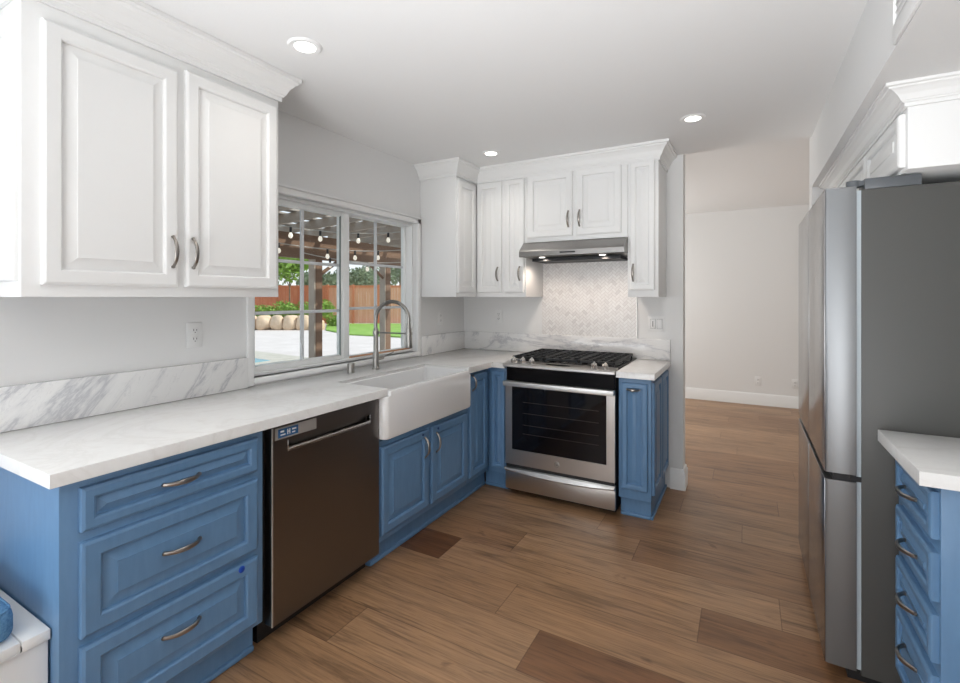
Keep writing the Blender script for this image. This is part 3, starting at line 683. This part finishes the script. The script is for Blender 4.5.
# ------------------------------------------------------------------ refrigerator
root = thing('refrigerator', 'tall stainless four-door refrigerator with dark grey sides on the right', 'refrigerator', (2.85, 2.6, 0))
FY0, FY1 = 2.125, 3.105
rb('body', 'fridgeside', root, 'dark grey cabinet side', 0.003, (2.566, 3.20, FY0, FY1 - .01, 0.03, 1.752))
rb('liner', 'gasket', root, 'pale grey strip behind the doors', 0, (2.552, 2.566, FY0 + .002, FY1 - .012, 0.05, 1.750))
rb('base_grille', 'black', root, None, 0, (2.53, 3.15, FY0 + .02, FY1 - .02, 0.0, 0.05))
ym = (FY0 + FY1) / 2
def fdoor(ya, yb_, z0, z1):
    bm = nb(); pts = [(2.552, ya), (2.552, yb_), (2.470, yb_), (2.462, yb_ - .005), (2.4605, yb_ - .02), (2.4605, ya + .02), (2.462, ya + .005), (2.470, ya)]
    prism(bm, pts, z0, z1); d_ = obj('door', bm, 'fridgeedge', root, world=True)
    obj('front_panel', one(box, 2.4595, 2.4625, ya + .002, yb_ - .002, z0 + .002, z1 - .002, .001), 'fridge', d_, world=True)
    return d_
for ya, yb_ in ((FY0 - .004, ym - .003), (ym + .003, FY1)):
    a = fdoor(ya, yb_, 0.738, 1.765); b = fdoor(ya, yb_, 0.045, 0.712)
    bm = nb(); box(bm, 2.485, 2.552, ya + .008, yb_ - .008, 0.712, 0.738); obj('handle_recess', bm, 'black', a, world=True)
bm = nb(); box(bm, 2.575, 2.728, FY0 - .002, FY0 + .10, 1.752, 1.790, 0.003); box(bm, 2.70, 2.722, FY0, FY0 + .09, 1.752, 1.78); hc = obj('hinge_cover', bm, 'darkgrey', root, world=True, label='grey hinge cover on top')
bm = nb(); cyl(bm, (2.548, FY0 + .03, 1.765), (2.548, FY0 + .03, 1.788), .022); box(bm, 2.548, 2.59, FY0 + .012, FY0 + .048, 1.768, 1.786); obj('hinge_pin', bm, 'darkgrey', hc, world=True)
bm = nb(); box(bm, 2.535, 2.566, FY0 - .002, FY0 + .03, .716, .734); cyl(bm, (2.54, FY0 + .01, .712), (2.54, FY0 + .01, .738), .008); obj('middle_hinge', bm, 'iron', root, world=True)

# ------------------------------------------------------------------ bench and cushion
root = thing('bench', 'white painted storage bench against the blue cabinet end, lower left corner', 'bench', (0.25, -0.3, 0))
rb('base', 'benchw', root, None, 0.002, (0.002, 0.546, -1.8, 0.556, 0.0, 0.440))
rb('seat_frame', 'benchw', root, None, 0.002, (0.002, 0.556, 0.500, 0.558, 0.440, 0.468), (0.002, 0.556, -1.8, 0.50, 0.440, 0.4405))
rb('seat_lid', 'benchw', root, None, 0.002, (0.002, 0.554, -1.79, 0.497, 0.4405, 0.468))
bm = nb(); box(bm, 0.02, 0.532, -1.2, 0.496, 0.4685, 0.560, 0.028, 4)
cu = obj('cushion', bm, 'fabric'); tag(cu, 'blue textured seat cushion on the white bench', 'cushion')
bm = nb()
for z, i in ((0.550, .012),): 
    pts = [(p.x, p.y, z) for p in rrect(0.02 + .006, 0.532 - .006, -1.2 + .006, 0.496 - .006, .03, z)]; tube(bm, pts + [pts[0]], .0035, 6)
obj('piping', bm, 'fabric', cu)

# ------------------------------------------------------------------ electrical plates, vent, lamps
def outlet(label, loc, rz, kind='duplex', cat='outlet'):
    t = thing('wall_outlet' if kind == 'duplex' else 'light_switch', label, cat, loc, rz)
    wd = .070 if kind == 'duplex' else .116
    bm = nb(); box(bm, -wd / 2, wd / 2, -.006, -.0005, -.057, .057, .0025); pl = obj('plate', bm, 'plastic', t)
    if kind == 'duplex':
        for z in (-.020, .020):
            bm = nb(); box(bm, -.0165, .0165, -.0085, -.0055, z - .014, z + .014, .002); r = obj('receptacle', bm, 'plastic', pl)
            bm = nb(); box(bm, -.0080, -.0055, -.009, -.0084, z - .002, z + .008); box(bm, .0055, .0080, -.009, -.0084, z - .001, z + .007); box(bm, -.002, .002, -.009, -.0084, z - .010, z - .006); obj('slot', bm, 'slot', r)
    else:
        for x in (-.023, .023):
            bm = nb(); box(bm, x - .018, x + .018, -.0068, -.0055, -.035, .035); s = obj('surround', bm, 'slot', pl)
            bm = nb(); box(bm, x - .0165, x + .0165, -.010, -.006, -.0335, .0335, .001); obj('rocker', bm, 'plastic', pl)
            if x < 0:
                bm = nb(); box(bm, x - .003, x + .003, -.0103, -.0098, -.02, .02); obj('slot', bm, 'slot', pl)
    return t
outlet('white duplex outlet on the wall left of the window above the marble strip', (0, 1.261, 1.198), R90)
outlet('white outlet on the short wall between the window and the corner', (0, 3.269, 1.198), R90)
outlet('white duplex outlet on the back wall left of the mosaic tile', (0.354, 3.65, 1.205), 0)
outlet('white double rocker switch plate right of the mosaic tile', (1.64, 3.65, 1.176), 0, 'switch', 'light switch')
outlet('white low outlet on the far hall wall, left one of two', (2.343, 7.0, 0.303), 0)
outlet('white low outlet on the far hall wall, next to the refrigerator edge', (2.737, 7.0, 0.300), 0)
root = thing('air_vent', 'white air register on the side of the soffit at the top right', 'vent', (2.573, 1.48, 2.24), -R90)
bm = nb()
for b in ((-.23, .23, .095, .12), (-.23, .23, -.170, -.118), (-.23, -.222, -.118, .12), (.222, .23, -.118, .12)): box(bm, b[0], b[1], -.008, -.0005, b[2], b[3], .001)
obj('frame', bm, 'trim', root)
obj('back_plate', one(box, -.224, .224, -.002, -.0004, -.12, .10), 'wall', root)
for k in range(9):
    z = -.095 + k * .021; bm = nb(); loft(bm, [[(x, -.0015, z), (x, -.006, z - .012), (x, -.005, z - .014), (x, -.0015, z - .004)] for x in (-.222, .222)]); obj('louver', bm, 'trim', root)

def can(label, x, y, first=None):
    if first is not None: return dup(first, (x, y, CEIL), 0, label, 'recessed ceiling lights')
    t = thing('recessed_ceiling_light', label, 'ceiling light', (x, y, CEIL), 0, 'recessed ceiling lights')
    bm = nb(); lathe(bm, [(.040, -.001), (.042, -.005), (.060, -.006), (.068, -.001), (.068, 0.0)], (0, 0, 0), seg=40); 
    obj('trim_ring', bm, 'trim', t)
    bm = nb(); lathe(bm, [(.041, -.0005), (.041, -.0065), (.036, -.0075)], (0, 0, 0), seg=40); obj('diffuser', bm, 'lamp', t)
    return t
c0 = can('round recessed ceiling light nearest the camera, above the window counter', .657, 1.328)
can('round recessed ceiling light in front of the corner cabinets left of the hood', .645, 2.953, c0)
can('round recessed ceiling light near the hallway opening', 1.948, 2.934, c0)
for x, y in ((.657, 1.328), (.645, 2.953), (1.948, 2.934), (1.95, 1.33), (.7, -.3), (1.95, -.3)):
    l = light('ceiling_lamp', 'SPOT', (x, y, CEIL - .02), (0, 0, 0), 5.5, (1.0, 0.94, 0.87)); l.data.spot_size = math.radians(150); l.data.spot_blend = 1.0; l.data.shadow_soft_size = 0.05

# ------------------------------------------------------------------ the yard outside the window
GZ = -0.12
bm = nb(); box(bm, -60, -0.15, -20, 60, GZ - .1, GZ); struct('floor_patio', bm, 'concrete')
# pixel ray helper only used to work out where yard things stand
def ray(px, py, t):
    a = (px - 480) / 475; th = math.atan(266 / 475); c_, s_ = math.cos(th), math.sin(th)
    return Vector((CAM.x + t * (a * c_ - s_), CAM.y + t * (a * s_ + c_), CAM.z - (py - 297) * t / 475))
# lawn
g = [ray(327, 0, 25.8), ray(326, 0, 21.0), ray(350, 0, 18.5), ray(420, 0, 17.0), ray(440, 0, 26.0), ray(360, 0, 25.9)]
bm = nb(); prism(bm, [(p.x, p.y) for p in g], GZ, GZ + .05); o = obj('lawn', bm, 'grass'); tag(o, 'green lawn strip in front of the red fence', 'lawn'); o['kind'] = 'stuff'
# pool
bm = nb(); prism(bm, [(-6.6, 7.95), (-14, 8.7), (-14, 3.0), (-6.6, 3.0)], GZ, GZ + .035)
pool = thing('swimming_pool', 'pale blue swimming pool with tan coping, low in the left window pane', 'pool', (-9, 5.5, GZ))
obj('coping', bm, 'coping', pool, world=True)
bm = nb(); prism(bm, [(-7.3, 7.15), (-13.6, 7.9), (-13.6, 3.3), (-7.3, 3.3)], GZ + .036, GZ + .042); obj('water', bm, 'water', pool, world=True)
# fence
A, Bp = ray(225, 0, 26.5), ray(430, 0, 26.5); A.z = Bp.z = 0
fence = thing('fence', 'reddish wooden board fence across the far side of the yard', 'fence', (A.x, A.y, GZ), math.atan2(Bp.y - A.y, Bp.x - A.x))
FL = (Bp - A).length; FH = 2.12
nsec = 8
rnd = random.Random(4)
for i in range(nsec):
    x0, x1 = FL * i / nsec, FL * (i + 1) / nsec
    bm = nb(); x = x0
    while x < x1 - .01:
        box(bm, x + .004, min(x + .145, x1), -.01 - rnd.random() * .01, .012, 0.03, FH - rnd.random() * .02); x += .15
    obj('board_panel', bm, 'fence' if i < 4 else 'fencelight', fence)
    bm = nb(); box(bm, x0 - .06, x0 + .06, -.09, .03, 0, FH + .06); obj('post', bm, 'fence', fence)
    bm = nb(); box(bm, x0, x1, -.05, .02, FH - .10, FH + .02); obj('rail', bm, 'fence', fence)
# retaining wall boulders, bed and planting
rnd = random.Random(11)
def boulder(x, y, z, rx, ry, rz_, lab, ang):
    bm = nb(); bmesh.ops.create_icosphere(bm, subdivisions=3, radius=1.0)
    for v in bm.verts:
        k = 1 + .16 * math.sin(v.co.x * 3.1 + x * 5) * math.cos(v.co.y * 2.7 + y) + .10 * math.sin(v.co.z * 4 + x)
        p = v.co * k; m_ = max(abs(p.x), abs(p.y), abs(p.z)); p = p * (1 / max(m_, .75)) ** .8
        v.co = Vector((p.x * rx, p.y * ry, p.z * rz_))
    o = obj('boulder', bm, 'stone', smooth=60); o.location = (x, y, z); o.rotation_euler = (0, 0, ang)
    tag(o, lab, 'boulder', 'retaining wall boulders'); return o
bang = math.atan2(ray(318, 0, 21.5).y - ray(240, 0, 21.5).y, ray(318, 0, 21.5).x - ray(240, 0, 21.5).x)
bx = 236; i = 0
names = ['hidden', 'tan boulder at the left end of the retaining wall', 'second tan boulder of the retaining wall from the left', 'wide tan boulder left of the near patio post', 'tan boulder just behind the near patio post', 'tan boulder right of the near patio post', 'small tan boulder where the retaining wall meets the lawn', 'low tan boulder beside the lawn edge', 'last tan boulder']
for i in range(7):
    px = 238 + i * 13.2; p = ray(px, 0, 21.6)
    rz_ = .36 if i < 6 else .24
    boulder(p.x, p.y, GZ + rz_ * .85, .295, .28, rz_, ['tan boulder at the far left of the retaining wall under the shrub', 'second tan boulder of the retaining wall from the left', 'third tan boulder of the retaining wall from the left', 'tan boulder left of the near patio post', 'tan boulder just behind the near patio post', 'tan boulder right of the near patio post', 'small tan boulder where the retaining wall meets the lawn'][i], bang + rnd.uniform(-.2, .2))
q = [ray(225, 0, 22.0), ray(318, 0, 22.0), ray(322, 0, 25.9), ray(225, 0, 25.9)]
bm = nb(); prism(bm, [(p.x, p.y) for p in q], GZ, GZ + .52); o = obj('planting_bed', bm, 'soil'); tag(o, 'raised earth bed behind the boulders', 'planting bed')
def foliage(bm, c, rad, n, leaf, rnd, squash=1.0):
    for _ in range(n):
        d = Vector((rnd.gauss(0, 1), rnd.gauss(0, 1), rnd.gauss(0, 1))).normalized() * (rnd.random() ** .45)
        p = Vector(c) + Vector((d.x * rad[0], d.y * rad[1], d.z * rad[2]))
        a = Vector((rnd.gauss(0, 1), rnd.gauss(0, 1), rnd.gauss(0, 1))).normalized(); b = a.orthogonal().normalized(); s = leaf * rnd.uniform(.6, 1.3)
        vs = [bm.verts.new(p + a * s), bm.verts.new(p + b * s * .45), bm.verts.new(p - a * s), bm.verts.new(p - b * s * .45)]; bm.faces.new(vs)
def plant(name, cat, label, base, trunk_h, trunk_r, blobs, m, n, leaf, seed, group=None):
    t = thing(name, label, cat, base, 0, group); rn = random.Random(seed)
    bm = nb(); tube(bm, [(0, 0, 0), (.03, .02, trunk_h * .5), (0, .04, trunk_h)], [trunk_r, trunk_r * .8, trunk_r * .6], 8)
    for (c, r) in blobs: tube(bm, [(0, .04, trunk_h * .8), c], [trunk_r * .5, trunk_r * .2], 6)
    obj('trunk' if cat == 'tree' else 'stem', bm, 'bark', t)
    bm = nb()
    for (c, r) in blobs: foliage(bm, c, r, n, leaf, rn)
    obj('foliage', bm, m, t, smooth=0)
BZ = GZ + .52
for px, t_, h, wd, sd, lab in ((262, 23.4, .55, .8, 1, 'bright green shrub in the raised bed, lowest left in the window'), (284, 23.6, .75, .8, 2, 'bright green shrub in the raised bed below the young tree'), (303, 23.4, .70, .8, 3, 'bright green shrub in the raised bed left of the patio post'), (321, 23.2, .85, .75, 4, 'taller feathery green shrub in the raised bed right of the patio post'), (334, 23.8, .55, .5, 5, 'small green shrub at the right end of the raised bed')):
    p = ray(px, 0, t_); plant('garden_shrub', 'shrub', lab, (p.x, p.y, BZ if px < 330 else GZ), .2, .03, [((0, 0, h * .5), (wd, wd * .6, h * .6)), ((wd * .4, .1, h * .4), (wd * .6, wd * .5, h * .5))], 'leaf', 420, .07, sd, 'shrubs in the raised bed')
p = ray(289, 0, 24.6); plant('young_tree', 'tree', 'young bright green leafy tree standing before the red fence', (p.x, p.y, BZ - .05), 1.9, .05, [((0, 0, 2.6), (.9, .8, .8)), ((-.7, -.3, 3.1), (.9, .8, .8)), ((.5, .3, 3.0), (.6, .6, .7)), ((-.2, 0, 3.7), (.8, .7, .6))], 'leaf', 750, .13, 7)
for px, t_, h, r, sd, lab in ((255, 38, 6.5, 3.4, 21, 'grey-green tree beyond the fence at the far left'), (318, 40, 4.6, 2.2, 22, 'grey-green tree beyond the fence behind the near patio post'), (352, 42, 5.0, 2.6, 23, 'grey-green tree beyond the fence in the middle of the window'), (372, 46, 5.6, 2.6, 24, 'grey-green tree beyond the fence left of the far patio post'), (400, 54, 7.6, 2.4, 25, 'grey-green tree beyond the fence at the right end of the window')):
    p = ray(px, 0, t_); plant('background_tree', 'tree', lab, (p.x, p.y, GZ), h * .5, .16, [((0, 0, h * .62), (r * .8, r * .7, h * .22)), ((r * .5, 0, h * .55), (r * .6, r * .5, h * .2)), ((-r * .5, .2, h * .58), (r * .6, r * .5, h * .22))], 'leafdk', 560, .17, sd, 'trees beyond the fence')
# patio cover
PX = -4.4
pc = thing('patio_cover', 'brown timber patio cover over the terrace outside the window', 'pergola', (PX, 6, GZ))
def pb(name, m, *boxes, bev=0.0):
    bm = nb()
    for b in boxes: box(bm, *b)
    return obj(name, bm, m, pc, world=True)
pb('beam', 'patiowood', (PX - .05, PX + .05, -2, 8.4, 2.03, 2.44))
pb('ledger', 'patiowood', (-.30, -.20, -2, 8.4, 2.66, 2.84))
for yy in (2.2, 5.90, 7.75): pb('post', 'patiowood', (PX - .07, PX + .07, yy - .07, yy + .07, GZ, 2.03)); 
for yy in (2.2, 5.90, 7.75): pb('post_lit_side', 'rafter', (PX - .085, PX + .06, yy - .10, yy - .071, GZ, 2.03))  # paler slab on each post paints its sunlit side
y = -1.8
while y < 8.4:
    bm = nb(); loft(bm, [[(x, y - .022, z), (x, y + .022, z), (x, y + .022, z + .14), (x, y - .022, z + .14)] for x, z in ((PX - .45, 2.42), (-.2, 2.68))]); obj('rafter', bm, 'rafter', pc, world=True); y += .6
for k in range(15):   # lattice battens across the rafters, open to the sky between them
    f = k / 14; x = PX - .4 + (4.1) * f; z = 2.575 + f * .25
    bm = nb(); box(bm, x - .085, x + .085, -2, 8.6, z - .012, z + .012); obj('batten', bm, 'roofpanel', pc, world=True)
# brace pieces
bm = nb(); tube(bm, [(PX, 5.95, 1.75), (PX, 6.45, 2.06)], .035, 4); tube(bm, [(PX, 7.7, 1.75), (PX, 7.2, 2.06)], .035, 4); obj('brace', bm, 'patiowood', pc, world=True)
# string lights
def string_lights(label, ends, bulbs, t_):
    p0, p1 = ray(*ends[0], t_[0]), ray(*ends[1], t_[1])
    r_ = thing('string_lights', label, 'string lights', tuple(p0)); bm = nb(); pts = []
    for k in range(17):
        f = k / 16; p = p0.lerp(p1, f); p.z -= .06 * 4 * f * (1 - f); pts.append(p)
    tube(bm, pts, .006, 6); obj('cable', bm, 'cable', r_, world=True)
    for f in bulbs:
        p = p0.lerp(p1, f); p.z -= .06 * 4 * f * (1 - f)
        bm = nb(); cyl(bm, p, p - Vector((0, 0, .06)), .014, seg=10); s = obj('socket', bm, 'black', r_, world=True)
        bm = nb(); lathe(bm, [(.010, 0), (.020, -.018), (.025, -.038), (.019, -.058), (.006, -.068)], tuple(p - Vector((0, 0, .057))), seg=14); obj('bulb', bm, 'bulb', s, world=True)
string_lights('cord of warm bulbs hanging highest under the patio cover', ((262, 222), (400, 232)), (.18, .38, .66, .9), (5.2, 6.2))
string_lights('cord of warm bulbs hanging across the brown patio beam', ((262, 240), (402, 250)), (.1, .42, .62, .80), (5.6, 6.8))
string_lights('lowest cord of warm bulbs hanging below the patio beam', ((300, 252), (404, 262)), (.25, .60), (5.9, 7.2))
